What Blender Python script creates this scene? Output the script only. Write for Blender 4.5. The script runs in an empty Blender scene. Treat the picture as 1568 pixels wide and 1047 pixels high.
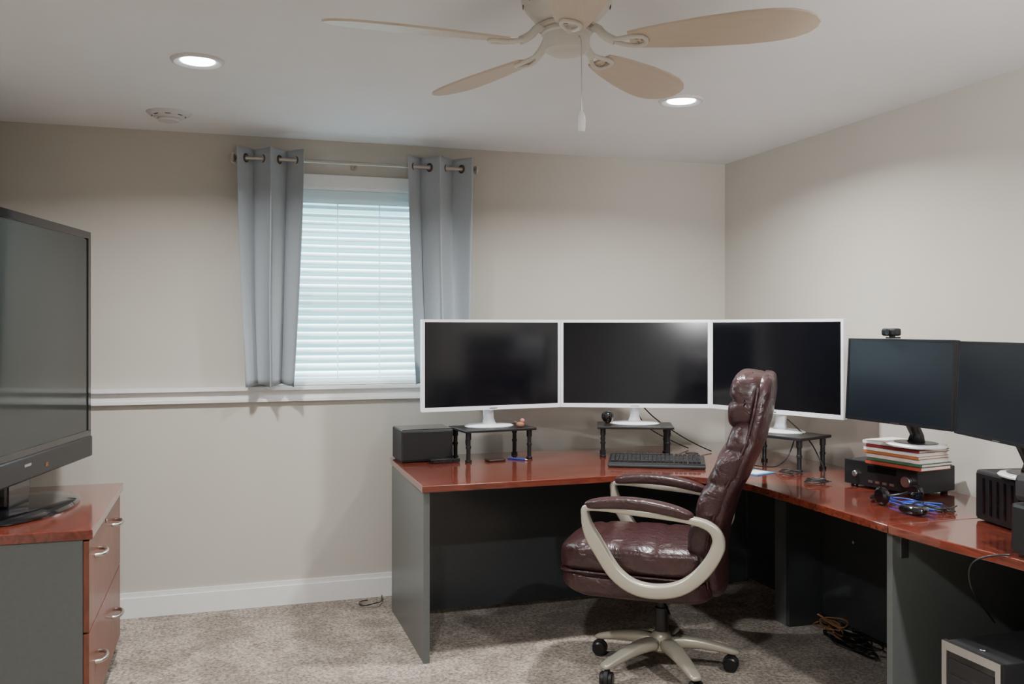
import bpy, bmesh, math, random
from mathutils import Vector, Matrix
random.seed(7)
scene=bpy.context.scene
COL=scene.collection
def srgb(r,g,b):
    def f(c):
        c/=255.0
        return c/12.92 if c<=0.04045 else ((c+0.055)/1.055)**2.4
    return (f(r),f(g),f(b),1)
# ---------------------------------------------------------------- materials
def mat(name,col,rough=0.5,metal=0.0,noise=0.0,nscale=30,bump=0.0,bscale=200,coat=0.0,spec=None,bdist=0.002,sheen=0,stretch=(1,1,1),fold=0):
    m=bpy.data.materials.new(name); m.use_nodes=True
    nt=m.node_tree; N=nt.nodes; L=nt.links
    b=N['Principled BSDF']
    b.inputs['Base Color'].default_value=col
    b.inputs['Roughness'].default_value=rough
    b.inputs['Metallic'].default_value=metal
    b.inputs['Coat Weight'].default_value=coat
    b.inputs['Coat Roughness'].default_value=0.06
    if sheen: b.inputs['Sheen Weight'].default_value=sheen
    if spec is not None: b.inputs['Specular IOR Level'].default_value=spec
    tc=N.new('ShaderNodeTexCoord'); mp=N.new('ShaderNodeMapping')
    mp.inputs['Scale'].default_value=stretch
    L.new(tc.outputs['Object'],mp.inputs['Vector'])
    nz=N.new('ShaderNodeTexNoise'); nz.inputs['Scale'].default_value=nscale; nz.inputs['Detail'].default_value=5
    L.new(mp.outputs[0],nz.inputs['Vector'])
    rp=N.new('ShaderNodeValToRGB')
    k=max(noise,0.01)
    rp.color_ramp.elements[0].position=0.3; rp.color_ramp.elements[1].position=0.7
    rp.color_ramp.elements[0].color=(col[0]*(1-k),col[1]*(1-k),col[2]*(1-k),1)
    rp.color_ramp.elements[1].color=(min(1,col[0]*(1+k)),min(1,col[1]*(1+k)),min(1,col[2]*(1+k)),1)
    L.new(nz.outputs['Fac'],rp.inputs[0]); L.new(rp.outputs[0],b.inputs['Base Color'])
    if bump>0:
        n2=N.new('ShaderNodeTexNoise'); n2.inputs['Scale'].default_value=bscale; n2.inputs['Detail'].default_value=3
        L.new(tc.outputs['Object'],n2.inputs['Vector'])
        bp=N.new('ShaderNodeBump'); bp.inputs['Strength'].default_value=bump; bp.inputs['Distance'].default_value=bdist
        L.new(n2.outputs['Fac'],bp.inputs['Height'])
        if fold:
            n3=N.new('ShaderNodeTexNoise'); n3.inputs['Scale'].default_value=fold; n3.inputs['Detail'].default_value=3; n3.inputs['Distortion'].default_value=1.5
            L.new(tc.outputs['Object'],n3.inputs['Vector'])
            b3=N.new('ShaderNodeBump'); b3.inputs['Strength'].default_value=.7; b3.inputs['Distance'].default_value=.012
            L.new(n3.outputs['Fac'],b3.inputs['Height']); L.new(b3.outputs[0],bp.inputs['Normal'])
        L.new(bp.outputs[0],b.inputs['Normal'])
    return m
def emis(name,col,s):
    m=bpy.data.materials.new(name); m.use_nodes=True
    b=m.node_tree.nodes['Principled BSDF']
    b.inputs['Base Color'].default_value=(0.8,0.8,0.8,1)
    b.inputs['Emission Color'].default_value=col; b.inputs['Emission Strength'].default_value=s
    return m
def wood(name,c1,c2,rough=0.16,scale=5,stretch=(1,7,7),coat=.8):
    m=bpy.data.materials.new(name); m.use_nodes=True
    nt=m.node_tree;N=nt.nodes;L=nt.links;b=N['Principled BSDF']
    b.inputs['Roughness'].default_value=rough
    b.inputs['Coat Weight'].default_value=coat; b.inputs['Coat Roughness'].default_value=0.07
    tc=N.new('ShaderNodeTexCoord');mp=N.new('ShaderNodeMapping');mp.inputs['Scale'].default_value=stretch
    L.new(tc.outputs['Object'],mp.inputs[0])
    n=N.new('ShaderNodeTexNoise');n.inputs['Scale'].default_value=scale;n.inputs['Detail'].default_value=8;n.inputs['Distortion'].default_value=1.2
    L.new(mp.outputs[0],n.inputs['Vector'])
    r=N.new('ShaderNodeValToRGB');r.color_ramp.elements[0].position=0.3;r.color_ramp.elements[1].position=0.72
    r.color_ramp.elements[0].color=c1;r.color_ramp.elements[1].color=c2
    L.new(n.outputs['Fac'],r.inputs[0]);L.new(r.outputs[0],b.inputs['Base Color'])
    return m
def carpet_mat():
    m=bpy.data.materials.new('carpet'); m.use_nodes=True
    nt=m.node_tree;N=nt.nodes;L=nt.links;b=N['Principled BSDF']
    b.inputs['Roughness'].default_value=0.95; b.inputs['Specular IOR Level'].default_value=0.1
    b.inputs['Sheen Weight'].default_value=0.2
    tc=N.new('ShaderNodeTexCoord')
    n1=N.new('ShaderNodeTexNoise');n1.inputs['Scale'].default_value=75;n1.inputs['Detail'].default_value=4;n1.inputs['Roughness'].default_value=0.7
    n2=N.new('ShaderNodeTexNoise');n2.inputs['Scale'].default_value=5;n2.inputs['Detail'].default_value=6;n2.inputs['Roughness'].default_value=0.7
    for n in (n1,n2): L.new(tc.outputs['Object'],n.inputs['Vector'])
    r=N.new('ShaderNodeValToRGB');r.color_ramp.elements[0].position=0.36;r.color_ramp.elements[1].position=0.64
    r.color_ramp.elements[0].color=srgb(108,95,84);r.color_ramp.elements[1].color=srgb(200,187,172)
    L.new(n1.outputs['Fac'],r.inputs[0])
    r2=N.new('ShaderNodeValToRGB');r2.color_ramp.elements[0].position=0.44;r2.color_ramp.elements[1].position=0.56
    r2.color_ramp.elements[0].color=(0.66,0.65,0.64,1);r2.color_ramp.elements[1].color=(1,1,1,1)
    L.new(n2.outputs['Fac'],r2.inputs[0])
    mx=N.new('ShaderNodeMix');mx.data_type='RGBA';mx.blend_type='MULTIPLY';mx.inputs[0].default_value=1
    L.new(r.outputs[0],mx.inputs[6]);L.new(r2.outputs[0],mx.inputs[7]);L.new(mx.outputs[2],b.inputs['Base Color'])
    bp=N.new('ShaderNodeBump');bp.inputs['Strength'].default_value=0.8;bp.inputs['Distance'].default_value=0.01
    L.new(n1.outputs['Fac'],bp.inputs['Height']);L.new(bp.outputs[0],b.inputs['Normal'])
    return m
M={}
M['wall']=mat('wall_paint',(0.53,0.502,0.45,1),0.75,noise=0.02,nscale=3,bump=0.08,bscale=300,bdist=0.001)
M['ceil']=mat('ceiling_paint',(0.80,0.81,0.82,1),0.85,noise=0.015,nscale=4,bump=0.1,bscale=150,bdist=0.001)
M['trim']=mat('trim_white',(0.80,0.80,0.79,1),0.4,noise=0.01)
M['fixture']=mat('fixture_white',(0.62,0.62,0.62,1),0.45,noise=0.01)
M['carpet']=carpet_mat()
cA,cB=srgb(82,34,25),srgb(127,60,44)
M['cherry']=wood('cherry_laminate',cA,cB)
M['cherryY']=wood('cherry_laminate_y',cA,cB,stretch=(7,1,7))
M['drawer']=wood('cherry_drawer',srgb(96,50,36),srgb(126,72,54),rough=0.42,stretch=(7,7,1),coat=.15)
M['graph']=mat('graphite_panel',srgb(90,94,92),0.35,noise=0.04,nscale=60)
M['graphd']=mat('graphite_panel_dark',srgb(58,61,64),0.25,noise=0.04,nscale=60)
M['black']=mat('black_plastic',srgb(26,26,28),0.35,noise=0.1)
M['blackm']=mat('black_matte',srgb(34,34,36),0.6,noise=0.1)
M['gloss']=mat('gloss_black',srgb(14,14,17),0.08,noise=0.05,coat=0.5)
M['screen']=mat('screen_glass',srgb(12,13,18),0.12,noise=0.05,spec=0.6)
M['screenm']=mat('screen_matte',srgb(20,26,33),0.3,noise=0.05,spec=0.6)
M['tvscreen']=mat('tv_screen',srgb(38,43,42),0.07,noise=0.03,spec=0.55)
M['white']=mat('white_plastic',(0.82,0.84,0.87,1),0.3,noise=0.01)
M['silver']=mat('silver_metal',(0.6,0.6,0.6,1),0.3,1.0,noise=0.03)
M['nickel']=mat('satin_nickel',(0.55,0.52,0.47,1),0.3,1.0,noise=0.03)
M['champ']=mat('champagne_paint',srgb(182,177,162),0.32,0.4,noise=0.02)
M['leather']=mat('burgundy_leather',srgb(56,33,34),0.33,noise=0.22,nscale=12,bump=0.35,bscale=170,bdist=0.0015,coat=0.08,fold=14)
M['curtain']=mat('curtain_fabric',srgb(160,168,174),0.55,noise=0.03,nscale=80,bump=0.1,bscale=600,bdist=0.0005)
M['bronze']=mat('grommet_bronze',srgb(96,84,76),0.3,0.9,noise=0.05)
M['rod']=mat('rod_metal',srgb(175,172,165),0.3,0.7,noise=0.03)
M['fan']=mat('fan_cream',srgb(208,205,198),0.4,noise=0.02)
M['blade']=mat('fan_blade_tan',srgb(204,190,173),0.45,noise=0.03,nscale=8,stretch=(1,8,8))
M['blue']=mat('blue_cable',srgb(30,60,150),0.4,noise=0.05)
M['lens']=emis('light_lens',(0.95,0.98,1,1),14)
M['paper']=mat('paper',srgb(225,225,220),0.7,noise=0.03)
M['blind']=mat('blind_slat',(0.88,0.91,0.92,1),0.4,noise=0.01)
nt=M['blind'].node_tree
tr=nt.nodes.new('ShaderNodeBsdfTranslucent');tr.inputs[0].default_value=(.90,.94,.95,1)
mxs=nt.nodes.new('ShaderNodeMixShader');mxs.inputs[0].default_value=.45
nt.links.new(nt.nodes['Principled BSDF'].outputs[0],mxs.inputs[1]);nt.links.new(tr.outputs[0],mxs.inputs[2]);nt.links.new(mxs.outputs[0],nt.nodes['Material Output'].inputs[0])
def colmat(n,r,g,b,rough=0.5): return mat(n,srgb(r,g,b),rough,noise=0.08)
# ---------------------------------------------------------------- builders
def add(me,name,m=None,parent=None,loc=(0,0,0),rot=(0,0,0),smooth=False):
    o=bpy.data.objects.new(name,me); COL.objects.link(o)
    o.location=loc; o.rotation_euler=rot
    if m: me.materials.append(m)
    if parent: o.parent=parent
    if smooth:
        for p in me.polygons: p.use_smooth=True
    return o
def group(name,loc=(0,0,0),rz=0,rot=None):
    e=bpy.data.objects.new(name,None); COL.objects.link(e); e.empty_display_size=0.05
    e.location=loc; e.rotation_euler=rot if rot else (0,0,rz)
    return e
def box(name,x0,x1,y0,y1,z0,z1,m,parent=None,bevel=0.0,rot=(0,0,0),seg=2):
    c=((x0+x1)/2,(y0+y1)/2,(z0+z1)/2)
    bm=bmesh.new(); bmesh.ops.create_cube(bm,size=1)
    bmesh.ops.scale(bm,vec=(abs(x1-x0),abs(y1-y0),abs(z1-z0)),verts=bm.verts)
    if bevel>0: bmesh.ops.bevel(bm,geom=bm.edges[:],offset=bevel,segments=seg,affect='EDGES',profile=0.5)
    me=bpy.data.meshes.new(name); bm.to_mesh(me); bm.free()
    return add(me,name,m,parent,c,rot)
def boxes(name,lst,m,parent=None):
    bm=bmesh.new()
    for (x0,x1,y0,y1,z0,z1) in lst:
        r=bmesh.ops.create_cube(bm,size=1)
        bmesh.ops.scale(bm,vec=(x1-x0,y1-y0,z1-z0),verts=r['verts'])
        bmesh.ops.translate(bm,vec=((x0+x1)/2,(y0+y1)/2,(z0+z1)/2),verts=r['verts'])
    me=bpy.data.meshes.new(name); bm.to_mesh(me); bm.free()
    return add(me,name,m,parent)
def prism(name,pts,z0,z1,m,parent=None,bevel=0.0,loc=(0,0,0),rot=(0,0,0)):
    bm=bmesh.new()
    vs=[bm.verts.new((p[0],p[1],z0)) for p in pts]
    f=bm.faces.new(vs)
    r=bmesh.ops.extrude_face_region(bm,geom=[f])
    vv=[g for g in r['geom'] if isinstance(g,bmesh.types.BMVert)]
    bmesh.ops.translate(bm,vec=(0,0,z1-z0),verts=vv)
    bmesh.ops.recalc_face_normals(bm,faces=bm.faces)
    if bevel>0:
        es=[e for e in bm.edges if abs(e.verts[0].co.z-e.verts[1].co.z)<1e-6]
        bmesh.ops.bevel(bm,geom=es,offset=bevel,segments=2,affect='EDGES',profile=0.5)
    me=bpy.data.meshes.new(name); bm.to_mesh(me); bm.free()
    return add(me,name,m,parent,loc,rot)
def lathe(name,prof,m,parent=None,loc=(0,0,0),rot=(0,0,0),seg=48,sx=1,sy=1,smooth=True):
    vs=[];fs=[]
    n=len(prof)
    for i in range(seg):
        a=2*math.pi*i/seg
        for r,z in prof: vs.append((r*math.cos(a)*sx,r*math.sin(a)*sy,z))
    for i in range(seg):
        j=(i+1)%seg
        for k in range(n-1):
            fs.append((i*n+k,j*n+k,j*n+k+1,i*n+k+1))
    me=bpy.data.meshes.new(name); me.from_pydata(vs,[],fs); me.validate()
    bm=bmesh.new();bm.from_mesh(me);bmesh.ops.remove_doubles(bm,verts=bm.verts,dist=1e-5);bmesh.ops.recalc_face_normals(bm,faces=bm.faces);bm.to_mesh(me);bm.free()
    o=add(me,name,m,parent,loc,rot,smooth)
    if smooth:
        md=o.modifiers.new('es','EDGE_SPLIT'); md.split_angle=math.radians(35)
    return o
def cyl(name,r,z0,z1,m,parent=None,loc=(0,0,0),rot=(0,0,0),seg=32,sx=1,sy=1,b=0.0015):
    b=min(b,r*0.4,(z1-z0)*0.4)
    return lathe(name,[(0,z0),(r-b,z0),(r,z0+b),(r,z1-b),(r-b,z1),(0,z1)],m,parent,loc,rot,seg,sx,sy)
def torus(name,R,r,m,parent=None,loc=(0,0,0),rot=(0,0,0),seg=32):
    prof=[(R+r*math.cos(a),r*math.sin(a)) for a in [2*math.pi*i/12 for i in range(13)]]
    return lathe(name,prof,m,parent,loc,rot,seg)
def tube(name,pts,r,m,parent=None,cyclic=False,smooth=True,res=6,fill=True,loc=(0,0,0),rot=(0,0,0)):
    cu=bpy.data.curves.new(name,'CURVE'); cu.dimensions='3D'; cu.bevel_depth=r; cu.bevel_resolution=3; cu.resolution_u=res; cu.use_fill_caps=fill
    if smooth:
        sp=cu.splines.new('NURBS'); sp.points.add(len(pts)-1)
        for i,p in enumerate(pts): sp.points[i].co=(p[0],p[1],p[2],1)
        sp.order_u=3; sp.use_endpoint_u=not cyclic; sp.use_cyclic_u=cyclic
    else:
        sp=cu.splines.new('POLY'); sp.points.add(len(pts)-1)
        for i,p in enumerate(pts): sp.points[i].co=(p[0],p[1],p[2],1)
        sp.use_cyclic_u=cyclic
    o=bpy.data.objects.new('tmpc',cu); COL.objects.link(o)
    dg=bpy.context.evaluated_depsgraph_get(); dg.update()
    me=bpy.data.meshes.new_from_object(o.evaluated_get(dg)); bpy.data.objects.remove(o)
    me.name=name; me.materials.clear()
    return add(me,name,m,parent,loc,rot,True)
def rbox(name,sx,sy,sz,m,parent=None,loc=(0,0,0),rot=(0,0,0),n=5,div=14,fn=None):
    """rounded (p-norm) cushion block, half-sizes sx,sy,sz"""
    bm=bmesh.new(); bmesh.ops.create_cube(bm,size=2)
    bmesh.ops.subdivide_edges(bm,edges=bm.edges[:],cuts=div,use_grid_fill=True)
    for v in bm.verts:
        c=v.co; c=Vector([math.sin(t*math.pi/2)*0.5+t*0.5 for t in c])
        k=(abs(c.x)**n+abs(c.y)**n+abs(c.z)**n)**(1.0/n)
        c=c/k
        p=Vector((c.x*sx,c.y*sy,c.z*sz))
        if fn: p=fn(p)
        v.co=p
    me=bpy.data.meshes.new(name); bm.to_mesh(me); bm.free()
    return add(me,name,m,parent,loc,rot,True)
def loft(name,rings,m,parent=None,cap=True,sub=1,loc=(0,0,0),rot=(0,0,0)):
    n=len(rings[0]); vs=[p for r in rings for p in r]; fs=[]
    for i in range(len(rings)-1):
        for k in range(n):
            k2=(k+1)%n
            fs.append((i*n+k,i*n+k2,(i+1)*n+k2,(i+1)*n+k))
    if cap:
        fs.append(tuple(range(n-1,-1,-1))); fs.append(tuple((len(rings)-1)*n+k for k in range(n)))
    me=bpy.data.meshes.new(name); me.from_pydata(vs,[],fs)
    bm=bmesh.new();bm.from_mesh(me);bmesh.ops.recalc_face_normals(bm,faces=bm.faces);bm.to_mesh(me);bm.free()
    o=add(me,name,m,parent,loc,rot,True)
    if sub:
        md=o.modifiers.new('s','SUBSURF');md.levels=sub;md.render_levels=sub
    return o
def lerp(tab,x):
    if x<=tab[0][0]: return tab[0][1]
    for (a,b),(c,d) in zip(tab,tab[1:]):
        if x<=c:
            t=(x-a)/(c-a); t=t*t*(3-2*t)*0.5+t*0.5
            return b+(d-b)*t
    return tab[-1][1]
# ---------------------------------------------------------------- room
XL,XR,YB,YR,H=-1.10,2.914,4.943,-1.1,2.449
WX0,WX1,WZ0,WZ1=0.25,1.10,1.155,2.20
box('floor',XL-.15,XR+.15,YR-.15,YB+.15,-.1,0,M['carpet'])
box('ceiling',XL-.15,XR+.15,YR-.15,YB+.15,H,H+.1,M['ceil'])
boxes('wall_back',[(XL-.15,WX0,YB,YB+.15,0,H),(WX1,XR+.15,YB,YB+.15,0,H),(WX0,WX1,YB,YB+.15,0,WZ0),(WX0,WX1,YB,YB+.15,WZ1,H)],M['wall'])
box('wall_right',XR,XR+.15,YR,YB,0,H,M['wall'])
box('wall_left',XL-.15,XL,YR,YB,0,H,M['wall'])
boxes('wall_rear',[(XL-.15,-.3,YR-.15,YR,0,H),(.55,XR+.15,YR-.15,YR,0,H),(-.3,.55,YR-.15,YR,2.03,H)],M['wall'])
def baseb(name,lo,hi,axis,pos,sgn):
    l=[]
    for (a,b,t) in ((0,.10,.014),(.10,.125,.008)):
        if axis=='x': l.append((lo,hi,min(pos,pos+sgn*t),max(pos,pos+sgn*t),a,b))
        else: l.append((min(pos,pos+sgn*t),max(pos,pos+sgn*t),lo,hi,a,b))
    return boxes(name,l,M['trim'])
baseb('baseboard_back',XL,XR,'x',YB,-1)
baseb('baseboard_right',YR,YB-.014,'y',XR,-1)
baseb('baseboard_left',YR,YB-.014,'y',XL,1)
boxes('trim_1',[(XL,XR,YB-.040,YB,1.128,1.147),(XL,XR,YB-.014,YB,1.083,1.128),(XL,XR,YB-.026,YB,1.068,1.083)],M['trim'])
d=group('door_1',(.125,YR-.05,0))
box('leaf',-.42,.42,-.02,.02,0,2.02,M['trim'],d)
for i,(a,b) in enumerate(((.15,.9),(1.02,1.85))):
    for j,(x0,x1) in enumerate(((-.34,-.04),(.04,.34))):
        box('panel_%d%d'%(i,j),x0,x1,.018,.03,a,b,M['trim'],d,0.008)
lathe('knob',[(0,.07),(.02,.068),(.028,.05),(.02,.035),(.01,.03),(.01,0),(.026,0)],M['nickel'],d,(.36,.02,.95),(-math.pi/2,0,0),24)
boxes('trim_2',[(-.37,-.3,YR,YR+.015,0,2.10),(.55,.62,YR,YR+.015,0,2.10),(-.3,.55,YR,YR+.015,2.03,2.10)],M['trim'])
# ---------------------------------------------------------------- window
w=group('window_1',(0,0,0))
boxes('casing',[(WX0-.07,WX0,YB-.016,YB,WZ0,WZ1+.065),(WX1,WX1+.07,YB-.016,YB,WZ0,WZ1+.065),(WX0,WX1,YB-.016,YB,WZ1,WZ1+.065)],M['trim'],w)
boxes('jamb',[(WX0,WX0+.012,YB,YB+.15,WZ0,WZ1),(WX1-.012,WX1,YB,YB+.15,WZ0,WZ1),(WX0,WX1,YB,YB+.15,WZ1-.012,WZ1),(WX0,WX1,YB-.012,YB+.15,WZ0-.005,WZ0+.012)],M['trim'],w)
fy=YB+.10
boxes('sash',[(WX0+.012,WX0+.055,fy,fy+.04,WZ0+.012,WZ1-.012),(WX1-.055,WX1-.012,fy,fy+.04,WZ0+.012,WZ1-.012),
 (WX0+.055,WX1-.055,fy,fy+.04,WZ1-.06,WZ1-.012),(WX0+.055,WX1-.055,fy,fy+.04,WZ0+.012,WZ0+.06),(WX0+.055,WX1-.055,fy,fy+.04,1.66,1.70)],M['white'],w)
g=bpy.data.materials.new('window_glass');g.use_nodes=True
nt=g.node_tree;nt.nodes.clear();o=nt.nodes.new('ShaderNodeOutputMaterial');mx=nt.nodes.new('ShaderNodeMixShader');t=nt.nodes.new('ShaderNodeBsdfTransparent');gl=nt.nodes.new('ShaderNodeBsdfGlossy')
gl.inputs['Roughness'].default_value=0.02;mx.inputs[0].default_value=0.06;t.inputs[0].default_value=(.93,.98,.98,1)
nt.links.new(t.outputs[0],mx.inputs[1]);nt.links.new(gl.outputs[0],mx.inputs[2]);nt.links.new(mx.outputs[0],o.inputs[0])
box('glass',WX0+.055,WX1-.055,fy+.018,fy+.022,WZ0+.06,WZ1-.06,g,w)
bl=group('window_blinds',(0,YB+.045,0))
bx0,bx1=WX0+.02,WX1-.02
box('headrail',bx0,bx1,-.028,.028,WZ1-.062,WZ1-.014,M['blind'],bl,0.004)
box('valance',bx0,bx1,-.036,-.029,WZ1-.085,WZ1-.014,M['blind'],bl,0.002)
nsl=22;z0=WZ0+.05;z1=WZ1-.10
bm=bmesh.new();tilt=math.radians(27)
for i in range(nsl):
    z=z0+(z1-z0)*i/(nsl-1)
    pr=[]
    for k in range(7):
        t=-1+2*k/6; y=.0245*t; zz=.0035*(1-t*t)
        pr.append((y*math.cos(tilt)-zz*math.sin(tilt), y*math.sin(tilt)+zz*math.cos(tilt)))
    top=[];bot=[]
    for (y,zz) in pr:
        top.append((bm.verts.new((bx0+.004,y,z+zz+.0014)),bm.verts.new((bx1-.004,y,z+zz+.0014))))
        bot.append((bm.verts.new((bx0+.004,y,z+zz-.0014)),bm.verts.new((bx1-.004,y,z+zz-.0014))))
    for k in range(6):
        bm.faces.new((top[k][0],top[k][1],top[k+1][1],top[k+1][0]))
        bm.faces.new((bot[k][0],bot[k+1][0],bot[k+1][1],bot[k][1]))
    for e in (0,6): bm.faces.new((top[e][0],bot[e][0],bot[e][1],top[e][1]))
    for s in (0,1): bm.faces.new([top[k][s] for k in range(7)]+[bot[k][s] for k in range(6,-1,-1)])
bmesh.ops.recalc_face_normals(bm,faces=bm.faces)
me=bpy.data.meshes.new('slats');bm.to_mesh(me);bm.free();add(me,'slats',M['blind'],bl)
box('bottom_rail',bx0,bx1,-.025,.025,WZ0+.013,WZ0+.03,M['blind'],bl,0.004)
for i,x in enumerate((.33,.575,.80,1.03)):
    box('ladder_%d'%i,x-.003,x+.003,-.0275,-.0262,WZ0+.02,WZ1-.07,M['blind'],bl)
def curtain(x0,x1,xb0,xb1,zt,zb,folds,ph,A=.05,seed=0):
    rnd=random.Random(seed)
    nx,nz=int(folds*36),36
    e=group('curtain',(0,4.83,0))
    vs=[];fs=[]
    r1=[rnd.uniform(-1,1) for _ in range(8)]
    for j in range(nz+1):
        v=j/nz; z=zt+(zb-zt)*v
        for i in range(nx+1):
            u=i/nx
            a=x0+(xb0-x0)*v**1.5; b=x1+(xb1-x1)*v**1.5
            uu=u+0.015*math.sin(5*v+r1[0]*3)*math.sin(math.pi*u)*v
            th=2*math.pi*folds*uu+ph
            amp=A*(1-.25*v+.2*v*math.sin(3*u+r1[2]*3))
            y=-amp*math.cos(th)
            y+=.010*v*math.sin(2.7*th+r1[3]*5)+.004*math.sin(9*v+th*1.3)*v
            x=a+(b-a)*u-.010*math.sin(2*th)
            vs.append((x,y,z-(.008*math.cos(th) if j==nz else 0)))
    for j in range(nz):
        for i in range(nx):
            p=j*(nx+1)+i; fs.append((p,p+1,p+nx+2,p+nx+1))
    me=bpy.data.meshes.new('cloth');me.from_pydata(vs,[],fs)
    o=add(me,'cloth',M['curtain'],e,smooth=True)
    md=o.modifiers.new('t','SOLIDIFY');md.thickness=.003
    k=0
    for i in range(nx):
        t0=-math.cos(2*math.pi*folds*(i/nx)+ph);t1=-math.cos(2*math.pi*folds*((i+1)/nx)+ph)
        if t0*t1<0:
            u=(i+.5)/nx
            x=x0+(x1-x0)*u-.010*math.sin(2*(2*math.pi*folds*u+ph))
            s=1 if t1>t0 else -1
            torus('grommet_%d'%k,.019,.005,M['bronze'],e,(x,0,2.315),(0,math.pi/2,s*math.radians(-28)),28); k+=1
    return e
curtain(.055,.385,.10,.335,2.368,1.158,2,.0,seed=3)
curtain(.93,1.285,.97,1.27,2.372,1.158,2,.35,seed=5)
r=group('curtain_rod',(0,4.83,2.315))
cyl('rod',.0095,.055,1.292,M['rod'],r,(0,0,0),(0,math.pi/2,0),20)
for i,(x,s) in enumerate(((.055,-1),(1.292,1))):
    lathe('finial_%d'%i,[(0,0),(.012,0),(.014,.004),(.020,.008),(.024,.016),(.020,.024),(0,.028)],M['nickel'],r,(x,0,0),(0,s*math.pi/2,0),20)
for i,x in enumerate((.045,.66,1.295)):
    box('bracket_%d'%i,x-.006,x+.006,.008,YB-4.83-.004,-.007,.007,M['nickel'],r,.002)
    cyl('plate_%d'%i,.02,0,.004,M['nickel'],r,(x,YB-4.83-.004,0),(-math.pi/2,0,0),20)
# ---------------------------------------------------------------- ceiling fixtures
def can(x,y,power):
    e=group('recessed_light',(x,y,H))
    lathe('trim_ring',[(.062,-.001),(.066,-.004),(.085,-.011),(.094,-.008),(.098,0),(.062,0)],M['fixture'],e)
    cyl('lens',.0615,-.0055,-.0005,M['lens'],e,seg=40)
    ld=bpy.data.lights.new('lamp','AREA');ld.shape='DISK';ld.size=.12;ld.energy=power;ld.color=(1,.99,.98);ld.spread=math.radians(155)
    lo=bpy.data.objects.new('lamp',ld);COL.objects.link(lo);lo.parent=e;lo.location=(0,0,-.014)
for x,y,p in ((-.098,3.6,40),(1.906,3.6,46),(-.098,1.13,46),(1.906,1.13,50)): can(x,y,p)
# added spot out of view, no modelled fixture, to brighten the right wall
ld=bpy.data.lights.new('added_wall_wash','SPOT');ld.energy=300;ld.spot_size=math.radians(58);ld.spot_blend=.8;ld.shadow_soft_size=.12;ld.color=(1,1,1)
lo=bpy.data.objects.new('added_wall_wash',ld);COL.objects.link(lo);lo.location=(1.1,.1,1.75)
lo.rotation_euler=(Vector((2.914,2.95,2.0))-Vector(lo.location)).to_track_quat('-Z','Y').to_euler()
v=group('ceiling_vent',(-.25,4.52,H))
lathe('body',[(0,-.040),(.045,-.040),(.05,-.034),(.05,-.026),(.062,-.026),(.066,-.018),(.085,-.014),(.098,-.003),(.1,0),(0,0)],M['fixture'],v)
for i in range(8):
    a=i*math.pi/4
    box('slot_%d'%i,-.012,.012,-.002,.002,-.002,.001,M['blackm'],v,0,(0,0,a+math.pi/2)).location=(.073*math.cos(a),.073*math.sin(a),-.0168)
F=group('ceiling_fan',(.898,2.36,0),math.radians(-17.4))
lathe('canopy',[(0,H),(.075,H),(.075,H-.02),(.05,H-.05),(.02,H-.06),(0,H-.06)],M['fan'],F)
lathe('motor_housing',[(0,2.40),(.07,2.40),(.115,2.385),(.128,2.365),(.125,2.345),(.112,2.325),(.094,2.305),(.078,2.288),(.07,2.283),(0,2.283)],M['fan'],F)
for k in range(10):
    a=2*math.pi*k/10
    box('housing_vent_%d'%k,-.001,.001,-.012,.012,-.004,.004,M['blackm'],F,0,(0,0,a)).location=(.1205*math.cos(a),.1205*math.sin(a),2.338)
lathe('flywheel',[(0,2.286),(.078,2.286),(.082,2.282),(.082,2.276),(.075,2.272),(0,2.272)],M['nickel'],F)
lathe('switch_housing',[(0,2.273),(.068,2.273),(.070,2.262),(.064,2.258),(.064,2.226),(.060,2.216),(.047,2.209),(.02,2.206),(0,2.206)],M['fan'],F)
hw=[(.175,.038),(.21,.047),(.28,.060),(.38,.073),(.48,.080),(.55,.078),(.60,.068),(.635,.050),(.655,.028),(.665,.0)]
for k in range(5):
    a=math.radians(270+72*k)
    b=group('blade_%d'%k,(0,0,2.232),0,rot=(0,0,a)); b.parent=F
    pts=[(x,-h) for x,h in hw]+[(x,h) for x,h in hw[-2::-1]]
    prism('blade',pts,-.003,.003,M['blade'],b,0,rot=(math.radians(-12),0,0))
    tear=[(.115,0),(.14,.010),(.185,.026),(.215,.022),(.222,0),(.215,-.022),(.185,-.026),(.14,-.010)]
    tube('bracket_ring',[(x,y,-.007+max(0,(.15-x))*.5) for x,y in tear],.0065,M['fan'],b,cyclic=True,rot=(math.radians(-12),0,0))
    tube('bracket_arm',[(.06,0,.046),(.085,0,.042),(.10,0,.022),(.115,0,.010),(.135,0,.0)],.012,M['fan'],b)
    for i_,(x,y) in enumerate(((.195,.012),(.195,-.012),(.21,0))): cyl('screw_%d'%i_,.004,-.009,-.003,M['nickel'],b,(x,y,0),seg=10)
tube('pull_chain',[(.03,-.058,2.24),(.035,-.068,2.232),(.036,-.069,2.2),(.036,-.069,2.03)],.0014,M['silver'],F)
lathe('chain_fob',[(0,2.035),(.005,2.033),(.009,2.022),(.010,1.99),(.0085,1.980),(0,1.979)],M['white'],F,(.036,-.069,0),seg=16)
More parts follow.
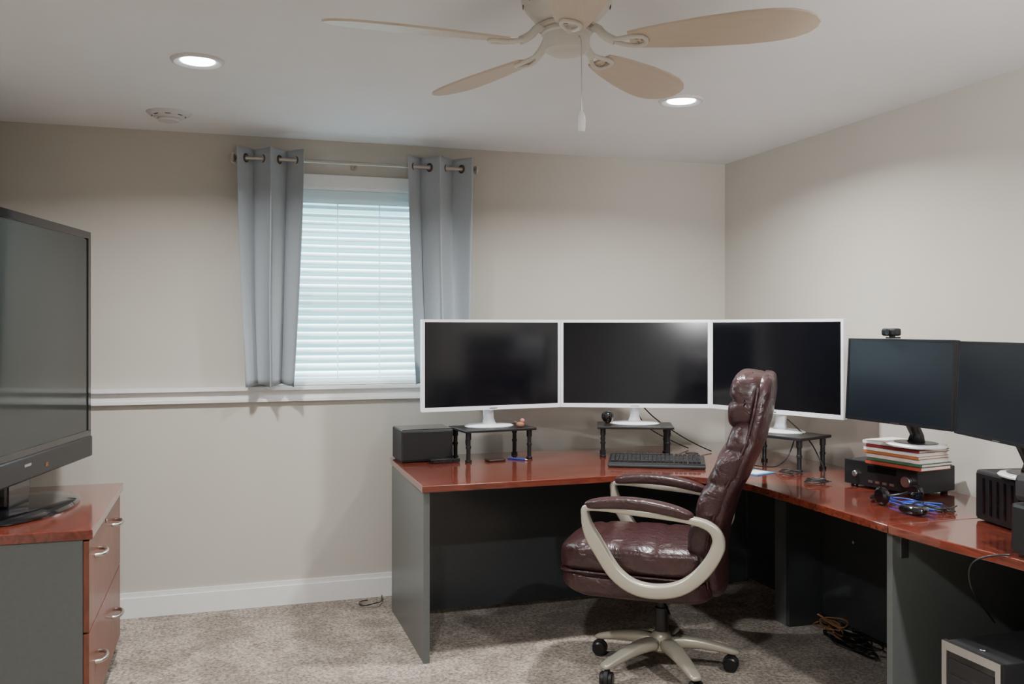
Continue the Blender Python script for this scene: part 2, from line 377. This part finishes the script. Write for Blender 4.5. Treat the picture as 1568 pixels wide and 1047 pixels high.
# ---------------------------------------------------------------- filing cabinet + TV
cx0,cx1,cy0,cy1=-1.07,-.45,3.45,4.45
fc=group('filing_cabinet',(0,0,0))
box('side_near',cx0,cx1-.02,cy0+.008,cy0+.03,0,.72,M['graph'],fc,.001)
box('side_far',cx0,cx1-.02,cy1-.03,cy1-.008,0,.72,M['graph'],fc,.001)
box('back',cx0,cx0+.015,cy0+.03,cy1-.03,.02,.72,M['graph'],fc)
box('bottom',cx0+.015,cx1-.03,cy0+.03,cy1-.03,.03,.05,M['graph'],fc)
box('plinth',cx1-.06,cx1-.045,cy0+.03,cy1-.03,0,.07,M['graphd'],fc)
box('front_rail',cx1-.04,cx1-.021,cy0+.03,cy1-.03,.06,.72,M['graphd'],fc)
box('top',cx0-.005,cx1+.012,cy0,cy1,.721,.756,M['cherryY'],fc,.004)
for i,(a,b) in enumerate(((.075,.392),(.398,.714))):
    box('drawer_%d'%i,cx1-.019,cx1+.0,cy0+.01,cy1-.01,a,b,M['drawer'],fc,.002)
    for j,y in enumerate((3.67,4.20)):
        zc=(.245,.63)[i]
        tube('handle_%d%d'%(i,j),[(cx1,y-.06,zc),(cx1+.018,y-.058,zc),(cx1+.030,y-.032,zc),(cx1+.033,y,zc),(cx1+.030,y+.032,zc),(cx1+.018,y+.058,zc),(cx1,y+.06,zc)],.0075,M['nickel'],fc)
cyl('lock',.008,0,.004,M['silver'],fc,(cx1,3.93,.69),(0,math.pi/2,0),16)

tv=group('flat_screen_tv',(-.772,3.91,0),math.radians(78))
W2=.69;zb,zt=.872,1.893
box('case_front',-W2,W2,-.035,-.0,zb,zt,M['gloss'],tv,.006)
box('case_back',-W2+.02,W2-.02,.0,.045,zb+.03,zt-.02,M['blackm'],tv,.015)
box('case_bulge',-W2*.6,W2*.6,.04,.075,zb+.1,zt-.2,M['blackm'],tv,.015)
bz=.035
box('screen',-W2+bz,W2-bz,-.0385,-.034,zb+.115,zt-bz-.005,M['tvscreen'],tv)
boxes('bezel',[(-W2+.004,W2-.004,-.043,-.034,zt-bz,zt-.004),(-W2+.004,-W2+bz,-.043,-.034,zb+.11,zt-bz),(W2-bz,W2-.004,-.043,-.034,zb+.11,zt-bz),(-W2+.004,W2-.004,-.043,-.034,zb+.09,zb+.115)],M['gloss'],tv)
box('speaker_bar',-W2,W2,-.05,-.03,zb-.005,zb+.09,M['black'],tv,.008)
box('badge',-.03,.03,-.052,-.0495,zb+.05,zb+.06,M['silver'],tv)
box('label',.165,.19,-.0515,-.0495,zb+.025,zb+.04,colmat('label_amber',120,70,40),tv)
box('neck',-.10,.10,-.02,.03,.775,zb+.05,M['gloss'],tv,.012)
lathe('base',[(0,.7565),(.335,.7565),(.34,.762),(.32,.772),(.22,.778),(0,.780)],M['gloss'],tv,(0,-.03,0),sy=.52,seg=64)
# ---------------------------------------------------------------- L-shaped desk
ZT=.77
dk=group('corner_desk',(0,0,0))
pts=[(.81,3.875),(1.60,3.885)]
c=(1.72,3.42);R=.47
for k in range(0,13):
    a=math.radians(90-90*k/12); pts.append((c[0]+R*math.cos(a),c[1]+R*math.sin(a)))
pts+=[(2.19,2.635),(2.895,2.635),(2.895,4.80),(.83,4.80),(.82,4.70)]
prism('desktop',pts,ZT-.03,ZT,M['cherry'],dk,.003)
PZ=ZT-.0305
box('end_panel_left',.818,.845,3.885,4.68,0,PZ,M['graph'],dk,.001)
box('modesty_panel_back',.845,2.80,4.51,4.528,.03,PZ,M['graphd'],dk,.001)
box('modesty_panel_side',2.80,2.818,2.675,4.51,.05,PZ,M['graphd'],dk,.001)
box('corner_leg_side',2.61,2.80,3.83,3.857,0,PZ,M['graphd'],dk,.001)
box('corner_leg_front',2.61,2.63,3.857,3.95,0,PZ,M['graph'],dk,.001)
box('end_panel_right',2.215,2.86,2.640,2.668,0,PZ,M['graph'],dk,.001)
for i,(y,z) in enumerate(((2.72,.70),(2.72,.45))):
    cyl('cam_fitting_%d'%i,.007,0,.002,M['silver'],dk,(2.80,3.1+i*.5,z),(0,-math.pi/2,0),12)
box('bracket_plate',2.25,2.28,2.636,2.640,.65,.735,M['silver'],dk)
cyl('cable_grommet',.035,ZT,ZT+.003,M['blackm'],dk,(2.42,4.45,0))
d2=group('writing_desk',(0,0,0))
pts=[(2.19,2.630),(2.20,2.4),(2.225,2.2),(2.24,2.0),(2.24,1.2),(2.895,1.2),(2.895,2.630)]
prism('desktop',pts,ZT-.03,ZT,M['cherryY'],d2,.003)
box('modesty_panel',2.80,2.818,1.24,2.62,.05,PZ,M['graphd'],d2,.001)
box('end_panel',2.26,2.88,1.21,1.237,0,PZ,M['graph'],d2,.001)
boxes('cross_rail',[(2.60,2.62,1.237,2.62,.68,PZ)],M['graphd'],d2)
pd=group('mobile_pedestal',(0,0,0))
box('case',2.27,2.75,1.62,2.03,.03,.66,M['graph'],pd,.002)
box('drawer_low',2.248,2.269,1.62,2.03,.04,.34,M['drawer'],pd,.002)
box('drawer_high',2.248,2.269,1.62,2.03,.345,.655,M['drawer'],pd,.002)
for i,z in enumerate((.25,.56)):
    tube('handle_%d'%i,[(2.248,1.78,z),(2.225,1.79,z),(2.222,1.825,z),(2.225,1.86,z),(2.248,1.87,z)],.005,M['nickel'],pd)
for i,(x,y) in enumerate(((2.31,1.66),(2.31,1.99),(2.71,1.66),(2.71,1.99))): cyl('foot_%d'%i,.02,0,.03,M['black'],pd,(x,y,0))
# ---------------------------------------------------------------- monitors / risers
def monitor(pL,pR,zt,Hh,baseZ,white=True,back=.05,bw=.13,tilt=0,ring=False):
    cxm,cym=(pL[0]+pR[0])/2,(pL[1]+pR[1])/2
    W=math.hypot(pR[0]-pL[0],pR[1]-pL[1]);a=math.atan2(pR[1]-pL[1],pR[0]-pL[0])
    e=group('computer_monitor',(cxm,cym,0),a)
    fm=M['white'] if white else M['black']; bzl=.014 if white else .007
    w2=W/2-.0015; zb=zt-Hh
    pn=group('panel',(0,0,zb),0,rot=(tilt,0,0)); pn.parent=e
    box('shell',-w2,w2,-.004,.022,0,Hh,fm,pn,.004)
    box('rear_cover',-w2*.75,w2*.75,.02,.05,.06,Hh-.06,fm,pn,.012)
    boxes('bezel',[(-w2,w2,-.012,-.003,Hh-bzl,Hh),(-w2,w2,-.012,-.003,0,bzl*1.5),(-w2,-w2+bzl,-.012,-.003,bzl*1.5,Hh-bzl),(w2-bzl,w2,-.012,-.003,bzl*1.5,Hh-bzl)],fm,pn)
    box('screen',-w2+bzl,w2-bzl,-.009,-.004,bzl*1.5,Hh-bzl,M['screen'] if white else M['screenm'],pn)
    box('logo',-.022,.022,-.0125,-.0119,bzl*.4,bzl*.8,M['silver'],pn)
    bt=baseZ+.014
    if ring:
        lathe('base',[(0,baseZ+.0005),(bw,baseZ+.0005),(bw+.004,baseZ+.006),(bw-.004,baseZ+.012),(bw-.03,baseZ+.014),(0,baseZ+.014)],M['white'],e,(0,back,0),sy=.8)
        cyl('base_inlay',bw*.75,bt,bt+.002,M['black'],e,(0,back,0),sy=.8)
    else:
        lathe('base',[(0,baseZ+.0005),(bw,baseZ+.0005),(bw+.003,baseZ+.005),(bw-.01,baseZ+.011),(bw*.5,bt),(0,bt)],fm,e,(0,back,0),sy=.75)
    z2=zb+Hh*.45
    rings=[]
    for z,h,yy in ((bt-.004,.036,back),(bt+.03,.024,back+.005),(zb+.02,.026,.066),(z2,.03,.064)):
        rings.append([(-h,yy-.012,z),(h,yy-.012,z),(h,yy+.012,z),(-h,yy+.012,z)])
    loft('neck',rings,fm,e,sub=0)
    return e
ZR=.935
P1,P2,P3,P4=(.940,4.526),(1.715,4.614),(2.451,4.304),(2.729,3.565)
q2=(1.720,4.613);q3=(2.456,4.301)
mons=[(P1,P2),(q2,P3),(q3,P4)]
for a,b in mons: monitor(a,b,1.495,.467,ZR)
def riser(c,ang,w=.40,dp=.25):
    e=group('monitor_riser',(c[0],c[1],ZT),ang)
    h=ZR-ZT
    box('shelf',-w/2,w/2,-dp/2,dp/2,h-.014,h,M['black'],e,.004)
    k=0
    for sx in (-1,1):
        for sy in (-1,1):
            x,y=sx*(w/2-.03),sy*(dp/2-.03)
            cyl('leg_%d'%k,.011,0.005,h-.014,M['black'],e,(x,y,0),seg=20)
            cyl('foot_%d'%k,.017,0.0005,.012,M['black'],e,(x,y,0),seg=20)
            cyl('collar_%d'%k,.014,h*.42,h*.50,M['black'],e,(x,y,0),seg=20)
            cyl('upper_sleeve_%d'%k,.0145,h-.05,h-.014,M['black'],e,(x,y,0),seg=20);k+=1
    return e
for i,(a,b) in enumerate(mons):
    ang=math.atan2(b[1]-a[1],b[0]-a[0]); cxm,cym=(a[0]+b[0])/2,(a[1]+b[1])/2
    off=.03 if i<2 else .01; al=(0.01,0,.035)[i]
    riser((cxm-math.sin(ang)*off+math.cos(ang)*al,cym+math.cos(ang)*off+math.sin(ang)*al),ang,dp=.25)
ZBK=.985
monitor((2.486,3.235),(2.535,2.700),1.409,.335,ZBK,white=False,back=.10,bw=.12,ring=True,tilt=math.radians(-3))
monitor((2.540,2.690),(2.40,2.17),1.405,.335,.951,white=False,back=.105,bw=.11,ring=True,tilt=math.radians(-3))
wc=group('webcam',(2.508,2.99,1.409),math.radians(-85))
box('clip',-.015,.015,-.02,.03,0.0015,.008,M['black'],wc,.002)
box('body',-.038,.038,-.022,.012,.012,.042,M['black'],wc,.008)
box('stem',-.008,.008,-.008,.008,.007,.014,M['black'],wc)
cyl('lens',.012,0,.006,M['gloss'],wc,(0,-.022,.027),(math.pi/2,0,0),20)
am=group('stereo_receiver',(2.635,3.19,ZT),math.radians(12))
box('case',-.02,.21,-.18,.18,.012,.115,M['blackm'],am,.004)
box('fascia',-.028,-.018,-.182,.182,.012,.117,M['black'],am,.003)
box('display',-.0295,-.0275,-.08,.06,.075,.10,M['gloss'],am)
cyl('knob_1',.022,0,.018,M['silver'],am,(-.028,-.135,.06),(0,-math.pi/2,0),24)
cyl('knob_2',.012,0,.014,M['silver'],am,(-.028,.12,.06),(0,-math.pi/2,0),24)
for i in range(4): box('button_%d'%i,-.031,-.027,-.07+i*.035,-.05+i*.035,.03,.04,M['silver'],am)
for i,(x,y) in enumerate(((.0,-.15),(.0,.15),(.18,-.15),(.18,.15))): cyl('foot_%d'%i,.015,0.0005,.013,M['black'],am,(x,y,0))
bs=group('book_stack',(2.67,3.10,ZT+.1175),math.radians(10))
z=0
cols=[(150,66,48),(66,104,80),(205,196,186),(170,104,62),(228,226,220),(140,50,54),(232,230,224)]
for i,cc in enumerate(cols):
    t=(.015,.012,.018,.012,.014,.012,.0145)[i]; w_=.27-.006*(i%3); dx=random.uniform(-.01,.01);dy=random.uniform(-.012,.012)
    cmt=colmat('book_cover_%d'%i,*cc)
    box('book_%d_pages'%i,-.085+dx,.088+dx,-w_/2+dy+.003,w_/2+dy-.003,z+.002,z+t-.002,M['paper'],bs)
    boxes('book_%d_cover'%i,[(-.09+dx,.09+dx,-w_/2+dy,w_/2+dy,z,z+.002),(-.09+dx,.09+dx,-w_/2+dy,w_/2+dy,z+t-.002,z+t),(-.09+dx,-.086+dx,-w_/2+dy,w_/2+dy,z,z+t)],cmt,bs)
    z+=t
sb=group('desktop_speaker_box',(2.59,2.47,ZT),math.radians(-10))
box('case',-.06,.13,-.14,.14,.004,.18,M['blackm'],sb,.008)
box('grille',-.066,-.059,-.13,.13,.014,.17,M['black'],sb,.002)
for i in range(6): box('vent_%d'%i,-.068,-.065,-.105+i*.037,-.095+i*.037,.03,.155,M['gloss'],sb)
for i,(x,y) in enumerate(((-.04,-.1),(-.04,.1),(.1,-.1),(.1,.1))): cyl('foot_%d'%i,.012,0.0005,.005,M['black'],sb,(x,y,0))
pr=group('laser_printer',(2.49,1.985,ZT),0)
box('body',-.24,.24,-.19,.19,.008,.16,M['black'],pr,.012)
box('lid',-.235,.235,-.185,.185,.163,.25,M['blackm'],pr,.02)
box('tray_slot',-.243,-.238,-.14,.14,.05,.075,M['gloss'],pr)
box('control_panel',-.246,-.23,-.16,.0,.175,.215,M['gloss'],pr,.003)
for i in range(4): box('button_%d'%i,-.249,-.245,-.14+i*.03,-.12+i*.03,.19,.2,M['silver'],pr)
box('base_feet',-.2,.2,-.15,.15,0.0005,.009,M['black'],pr)
sp=group('bluetooth_speaker_box',(.98,4.67,ZT),math.radians(2))
box('case',-.14,.13,-.115,.10,.006,.166,M['blackm'],sp,.006)
box('front_grille',-.134,.124,-.119,-.114,.014,.158,M['black'],sp,.003)
box('top_panel',-.135,.125,-.11,.095,.1655,.169,M['gloss'],sp,.001)
box('feet',-.13,.12,-.09,.08,0.0005,.007,M['black'],sp)
hb=group('usb_hub',(1.06,4.515,ZT),math.radians(4))
box('body',-.08,.075,-.02,.02,.0005,.022,M['gloss'],hb,.004)
for i in range(4): box('port_%d'%i,-.065+i*.035,-.05+i*.035,-.0212,-.0198,.008,.014,M['black'],hb)
kb=group('keyboard',(2.045,4.12,ZT+.009),math.radians(-27))
def kk():
    t=math.radians(6)
    b=group('deck',(0,0,.004),0,rot=(t,0,0));b.parent=kb
    box('body',-.235,.235,-.085,.095,0,.018,M['black'],b,.005)
    lst=[]
    for r_ in range(6):
        y=-.07+r_*.026+(.008 if r_==5 else 0)
        for i in range(22):
            x=-.222+i*.0205+(.004 if i>14 else 0)+(.004 if i>17 else 0)
            if x>.215: continue
            if r_==0 and 4<=i<=9:
                if i==4: lst.append((x,x+.118,y,y+.019,.018,.026))
                continue
            lst.append((x,x+.0165,y,y+.019,.018,.026))
    boxes('keys',lst,M['blackm'],b)
    box('wrist_rest',-.235,.235,-.115,-.087,-.0,.014,M['blackm'],b,.005)
    for i,x in enumerate((-.19,.19)): box('foot_%d'%i,x-.02,x+.02,.07,.08,-.018,.001,M['black'],b)
kk()
# ---------------------------------------------------------------- small desk things
cb=group('crystal_ball',(1.945,4.50,ZR))
lathe('orb',[(0,.012)]+[(.033*math.sin(a),.045-.033*math.cos(a)) for a in [math.pi*i/16 for i in range(1,16)]]+[(0,.078)],M['gloss'],cb,seg=32)
lathe('stand',[(0,.0005),(.022,.0005),(.022,.005),(.012,.009),(.016,.016),(0,.016)],M['bronze'],cb,seg=24)
fg=group('small_figurine',(1.465,4.53,ZR))
rbox('body',.022,.016,.014,colmat('clay_brown',140,95,75),fg,(0,0,.0145),n=2.5,div=6)
rbox('head',.012,.011,.012,colmat('clay_pink',175,120,105),fg,(.012,0,.034),n=2.2,div=6)
rbox('tail',.016,.005,.006,colmat('clay_dark',110,80,70),fg,(-.02,0,.024),(0,.6,0),n=2.2,div=5)
wl=group('leather_wallet',(1.32,4.50,ZT),.2)
rbox('wallet',.05,.035,.006,colmat('wallet_brown',50,32,26),wl,(0,0,.0065),n=6,div=6)
pn=group('pen',(1.44,4.50,ZT+.0055),-.9)
cyl('barrel',.005,-.06,.05,colmat('pen_blue',40,60,140),pn,rot=(0,math.pi/2,0),seg=16)
lathe('tip',[(.0045,0),(.001,.015),(0,.015)],M['silver'],pn,(.05,0,0),(0,math.pi/2,0),16)
br=group('brochure',(2.37,3.80,ZT),math.radians(20))
box('sheet',-.07,.07,-.10,.10,.0005,.004,colmat('brochure_blue',70,130,170),br)
box('photo',-.05,.05,-.08,.0,.004,.0046,M['paper'],br)
hp=group('headphones',(2.49,2.93,ZT))
tube('headband',[(-.06,0,.03),(-.085,.0,.05),(-.07,.09,.012),(0,.13,.010),(.07,.09,.012),(.085,0,.05),(.06,0,.03)],.007,M['black'],hp)
for i,x in enumerate((-.055,.055)):
    lathe('earcup_%d'%i,[(0,0),(.03,0),(.035,.008),(.035,.02),(.025,.028),(0,.028)],M['gloss'],hp,(x-.012*(1 if x<0 else -1),0,.037),(0,math.pi/2*(1 if x<0 else -1)*-1,0),24)
cm=group('computer_mouse',(2.40,2.75,ZT),math.radians(110))
rbox('body',.055,.03,.018,M['gloss'],cm,(0,0,.0185),n=2.6,div=8,fn=lambda p:Vector((p.x,p.y*(1-.15*(p.x/.055)),max(p.z,-.016))))
cable=tube
def tangle(cx_,cy_,z,n,R,seed,sq=1.0,zz=.015):
    q=random.Random(seed);p=[]
    for i in range(n):
        a=i*2.1+q.uniform(-.5,.5);rr=R*q.uniform(.4,1)
        p.append((cx_+rr*math.cos(a),cy_+rr*sq*math.sin(a),z+q.uniform(0,zz)))
    return p
cable('cable_bundle',tangle(2.50,2.86,ZT+.006,18,.10,1,1.6),.003,M['blue'])
cable('cable_bundle',tangle(2.53,2.80,ZT+.006,16,.10,2,1.5),.0028,M['black'])
cable('cable_bundle',tangle(2.47,3.42,ZT+.006,12,.09,3,1.2),.0022,M['black'])
cable('cable_bundle',tangle(2.50,3.66,ZT+.006,12,.09,8,1.3),.0022,M['black'])
cable('cable_bundle',tangle(2.70,3.48,.010,26,.09,5,3.6,.07),.004,M['black'])
cable('cable_bundle',tangle(2.69,3.60,.010,20,.09,6,2.2,.10),.004,colmat('tan_cable',150,110,80))
cable('power_cable',[(.72,4.86,.008),(.66,4.84,.012),(.68,4.75,.01),(.74,4.72,.03),(.79,4.80,.01),(.80,4.88,.02)],.003,M['black'])
cable('power_cable',[(2.14,4.58,1.08),(2.22,4.60,.99),(2.35,4.62,.90),(2.50,4.55,.80),(2.54,4.45,.777)],.0032,M['black'])
cable('power_cable',[(2.10,4.60,1.08),(2.20,4.66,.96),(2.3,4.70,.86),(2.48,4.60,.777)],.0032,M['black'])
cable('power_cable',[(1.21,4.62,.915),(1.20,4.66,.86),(1.23,4.70,.80),(1.20,4.62,.776)],.0025,M['black'])
cable('power_cable',[(2.66,3.92,1.0),(2.70,3.80,.92),(2.69,3.70,.83),(2.64,3.58,.776),(2.55,3.50,.776)],.003,M['black'])
cable('power_cable',[(2.62,3.80,.92),(2.56,3.74,.86),(2.52,3.78,.79),(2.50,3.86,.778),(2.47,3.95,.776)],.003,M['black'])
cable('power_cable',[(2.235,2.16,.776),(2.205,2.18,.775),(2.17,2.25,.74),(2.18,2.26,.66),(2.30,2.32,.56),(2.45,2.43,.47)],.003,M['black'])
pc=group('desktop_computer',(0,0,0))
box('case',2.215,2.66,2.16,2.39,.012,.45,M['blackm'],pc,.004)
boxes('front_frame',[(2.198,2.216,2.158,2.178,.012,.452),(2.198,2.216,2.372,2.392,.012,.452),(2.198,2.216,2.178,2.372,.425,.452),(2.198,2.216,2.178,2.372,.012,.035)],M['silver'],pc)
box('front_mesh',2.204,2.216,2.178,2.372,.035,.425,M['gloss'],pc)
for i in range(7): box('bay_%d'%i,2.201,2.205,2.185,2.365,.05+i*.052,.09+i*.052,M['black'],pc,.001)
cyl('power_button',.012,0,.004,M['silver'],pc,(2.25,2.275,.45))
for i,(x,y) in enumerate(((2.25,2.19),(2.25,2.36),(2.62,2.19),(2.62,2.36))): cyl('foot_%d'%i,.015,0,.013,M['black'],pc,(x,y,0))
# ---------------------------------------------------------------- office chair
SX,SD=.635,3.88
ca,sa=.9542,.2992
CH=group('office_chair',(sa*SD+ca*SX,ca*SD-sa*SX,0),math.radians(163-17.41))
lathe('hub',[(0,.085),(.035,.085),(.045,.095),(.045,.15),(.035,.165),(.028,.17),(0,.17)],M['champ'],CH)
for k in range(5):
    a=math.radians(-21+72*k);L=group('base_leg_%d'%k,(0,0,0),a);L.parent=CH
    rings=[]
    for x,h,zc,t in ((.02,.034,.122,.030),(.10,.036,.127,.026),(.18,.032,.116,.021),(.26,.027,.096,.017),(.31,.026,.083,.014),(.328,.020,.080,.008)):
        rg=[]
        for q in range(12):
            an=2*math.pi*q/12;cc,ss=math.cos(an),math.sin(an)
            rg.append((x,h*math.copysign(abs(cc)**.6,cc),zc+t*math.copysign(abs(ss)**.6,ss)))
        rings.append(rg)
    loft('leg',rings,M['champ'],L,sub=1)
    wa=random.uniform(0,3)
    C=group('caster',(.30,0,0),wa);C.parent=L
    cyl('stem',.008,.045,.075,M['black'],C)
    for s in (-1,1):
        lathe('wheel',[(0,-.011),(.024,-.011),(.030,-.006),(.030,.006),(.024,.011),(0,.011)],M['black'],C,(.008,s*.016,.0305),(math.pi/2,0,0),28)
    lathe('hood',[(0,-.008),(.033,-.008),(.034,0),(.033,.008),(0,.008)],M['blackm'],C,(.008,0,.036),(math.pi/2,0,0),24)
cyl('gas_cylinder_outer',.028,.165,.27,M['black'],CH)
cyl('gas_cylinder_inner',.018,.26,.34,M['blackm'],CH)
box('tilt_mechanism',-.12,.11,-.07,.07,.318,.365,M['black'],CH,.01)
cyl('tilt_knob',.02,0,.07,M['black'],CH,(.10,0,.335),(0,math.pi/2,0),20)
tube('lever',[(0,.06,.335),(-.03,.14,.33),(-.06,.20,.30)],.005,M['black'],CH)
def seatfn(p):
    x=p.x;y=p.y
    z=p.z
    if z>0: z*=1+.25*math.cos(max(-1,min(1,x/.3))*1.4)*math.cos(max(-1,min(1,y/.26))*1.4)
    if x>.2: z-= (x-.2)**2*1.1
    if p.z>.02:
        for gx in (-.12,.02,.16): z-=.013*math.exp(-((x-gx-.05*(y/.26)**2)/.012)**2)
    return Vector((x,y*(1-.08*((x+.1)/.4)),z))
rbox('seat_cushion',.325,.265,.068,M['leather'],CH,(.085,0,.512),n=4.5,div=34,fn=seatfn)
rbox('seat_base',.315,.262,.055,M['leather'],CH,(.085,0,.402),n=5,div=14,fn=lambda p:Vector((p.x,p.y*(1-.08*((p.x+.1)/.4)),p.z+(0.02*max(0,(p.x-.2)/.1)))))
pts=[]
for i in range(36):
    a=2*math.pi*i/36;cc,ss=math.cos(a),math.sin(a);q=.42
    x=.322*math.copysign(abs(cc)**q,cc);y=.262*math.copysign(abs(ss)**q,ss)*(1-.08*((x+.1)/.4))
    pts.append((.085+x,y,.456-(max(0,x-.2)**2*1.0)))
tube('seat_piping',pts,.005,M['leather'],CH,cyclic=True)
cen=[(.36,-.205),(.48,-.192),(.62,-.200),(.76,-.238),(.90,-.302),(1.01,-.350),(1.12,-.375),(1.21,-.390),(1.27,-.400)]
wid=[(.36,.18),(.42,.215),(.55,.245),(.75,.268),(.92,.262),(1.03,.245),(1.12,.240),(1.2,.230),(1.25,.210),(1.275,.17)]
def ring(z,cx_,hx,hy,n=28,q=.62,wing=.02):
    rg=[]
    for k in range(n):
        a=2*math.pi*k/n;cc,ss=math.cos(a),math.sin(a)
        y=hy*math.copysign(abs(cc)**q,cc);x=hx*math.copysign(abs(ss)**q,ss)
        rg.append((cx_+x+wing*(y/max(hy,.01))**2,y,z))
    return rg
def groove(z,gs,w=.012):
    return sum(math.exp(-((z-g_)/w)**2) for g_ in gs)
rs=[];N=40
for i in range(N+1):
    t=i/N; t=.5-.5*math.cos(math.pi*t); z=.365+(1.275-.365)*t
    q=abs(2*t-1)
    e_=math.sqrt(max(0,1-q**12))*.9+.1
    rs.append(ring(z,lerp(cen,z)-.048,.038*e_,lerp(wid,z)*(.98)*(e_*.4+.6),q=.55))
loft('back_shell',rs,M['leather'],CH,sub=1)
# piping along the rear shell edge
for s in (-1,1):
    tube('back_piping_%s'%('l' if s>0 else 'r'),[(lerp(cen,z)-.012,s*(lerp(wid,z)*.985),z) for z in [.42+.05*i for i in range(17)]],.005,M['leather'],CH)
rs=[];N=90
for i in range(N+1):
    t=i/N; z=.40+(1.09-.40)*t
    e_=math.sqrt(max(0,1-(abs(2*t-1))**14))*.9+.1
    hx=(.050+.010*math.sin(z*9))*(1-.5*groove(z,(.50,.60,.70,.80,.90,.99),.013))
    rs.append(ring(z,lerp(cen,z)+.016,max(.008,hx*e_),lerp(wid,z)*.78*e_,wing=.0))
loft('back_cushion',rs,M['leather'],CH,sub=1)
for s in (-1,1):
    rs=[];N=60
    for i in range(N+1):
        t=i/N; z=.40+(1.09-.40)*t
        e_=math.sqrt(max(0.0,1-(abs(2*t-1))**8))*.9+.1
        rr=.062*(1-.22*groove(z,(.55,.70,.84,.97),.014))*e_
        cx_=lerp(cen,z)+.008;cy_=s*(lerp(wid,z)-.05)
        rs.append([(cx_+rr*1.0*math.cos(2*math.pi*k/16),cy_+rr*.9*math.sin(2*math.pi*k/16),z) for k in range(16)])
    loft('back_bolster_%s'%('l' if s>0 else 'r'),rs,M['leather'],CH,sub=1)
def headfn(p):
    x=p.x
    if x>0:
        x-=.016*math.exp(-((p.z-.0)/.014)**2)
        x-=.012*math.exp(-((abs(p.y)-.13)/.014)**2)
    return Vector((x+.02*(p.y/.22)**2,p.y,p.z))
rbox('headrest_pillow',.076,.228,.122,M['leather'],CH,(-.368,0,1.158),(0,math.radians(-7),0),n=3.6,div=30,fn=headfn)
loop=[(.255,.735),(.262,.70),(.245,.64),(.20,.565),(.145,.485),(.08,.437),(.0,.420),(-.09,.432),(-.16,.47),(-.22,.535),(-.258,.61),(-.252,.66),(-.215,.692),(-.14,.710),(-.05,.720),(.06,.728),(.17,.737)]
def arm(s):
    y=s*.305
    n=len(loop);P=[]
    for i in range(n):
        p0,p1,p2,p3=[Vector(loop[(i+j-1)%n]) for j in range(4)]
        for k in range(5):
            t=k/5
            P.append(0.5*((2*p1)+(-p0+p2)*t+(2*p0-5*p1+4*p2-p3)*t*t+(-p0+3*p1-3*p2+p3)*t**3))
    m=len(P);rings=[]
    for i in range(m):
        tg=(P[(i+1)%m]-P[i-1]).normalized();nm=Vector((-tg.y,tg.x))
        low=max(0,min(1,(.71-P[i].y)/.10))
        hw_=.014+.013*low;hy=.026
        rg=[]
        for q in range(16):
            a=2*math.pi*q/16;cc,ss=math.cos(a),math.sin(a)
            u=hw_*math.copysign(abs(cc)**.4,cc);v_=hy*math.copysign(abs(ss)**.4,ss)
            rg.append((P[i].x+nm.x*u,y+v_,P[i].y+nm.y*u))
        rings.append(rg)
    rings.append(rings[0])
    o=loft('arm_frame_%s'%('l' if s>0 else 'r'),rings,M['champ'],CH,cap=False,sub=0)
    bm=bmesh.new();bm.from_mesh(o.data);bmesh.ops.remove_doubles(bm,verts=bm.verts,dist=1e-5);bmesh.ops.recalc_face_normals(bm,faces=bm.faces);bm.to_mesh(o.data);bm.free()
    rbox('arm_pad_%s'%('l' if s>0 else 'r'),.215,.038,.022,M['leather'],CH,(.05,y,.759),n=4,div=12,fn=lambda p:Vector((p.x,p.y,p.z+.012*(p.x/.2)-.024*(p.x/.2)**2)))
    box('arm_mount_%s'%('l' if s>0 else 'r'),-.10,.10,min(s*.24,s*.285),max(s*.24,s*.285),.405,.445,M['black'],CH,.006)
arm(1);arm(-1)
# ---------------------------------------------------------------- world + camera
wd=bpy.data.worlds.new('world');scene.world=wd;wd.use_nodes=True
nt=wd.node_tree;bg=nt.nodes['Background']
tc=nt.nodes.new('ShaderNodeTexCoord');sx=nt.nodes.new('ShaderNodeSeparateXYZ');rp=nt.nodes.new('ShaderNodeValToRGB')
nt.links.new(tc.outputs['Generated'],sx.inputs[0]);nt.links.new(sx.outputs['Z'],rp.inputs[0]);nt.links.new(rp.outputs[0],bg.inputs[0])
rp.color_ramp.elements[0].position=0.0;rp.color_ramp.elements[0].color=(.025,.05,.055,1)
rp.color_ramp.elements[1].position=0.35;rp.color_ramp.elements[1].color=(.78,.93,1,1)
e=rp.color_ramp.elements.new(.14);e.color=(.035,.065,.072,1)
bg.inputs[1].default_value=42.0
cd=bpy.data.cameras.new('camera');co=bpy.data.objects.new('camera',cd);COL.objects.link(co)
co.location=(0,0,1.455);co.rotation_euler=(math.pi/2,0,-math.radians(17.41))
ZOOM,UC,VC=1.0,784,523.5
cd.sensor_width=36;cd.lens=1400/1568*36*ZOOM;cd.shift_x=(UC-784)/1568*ZOOM;cd.shift_y=-(VC-501)/1568*ZOOM;cd.clip_start=.02
scene.camera=co
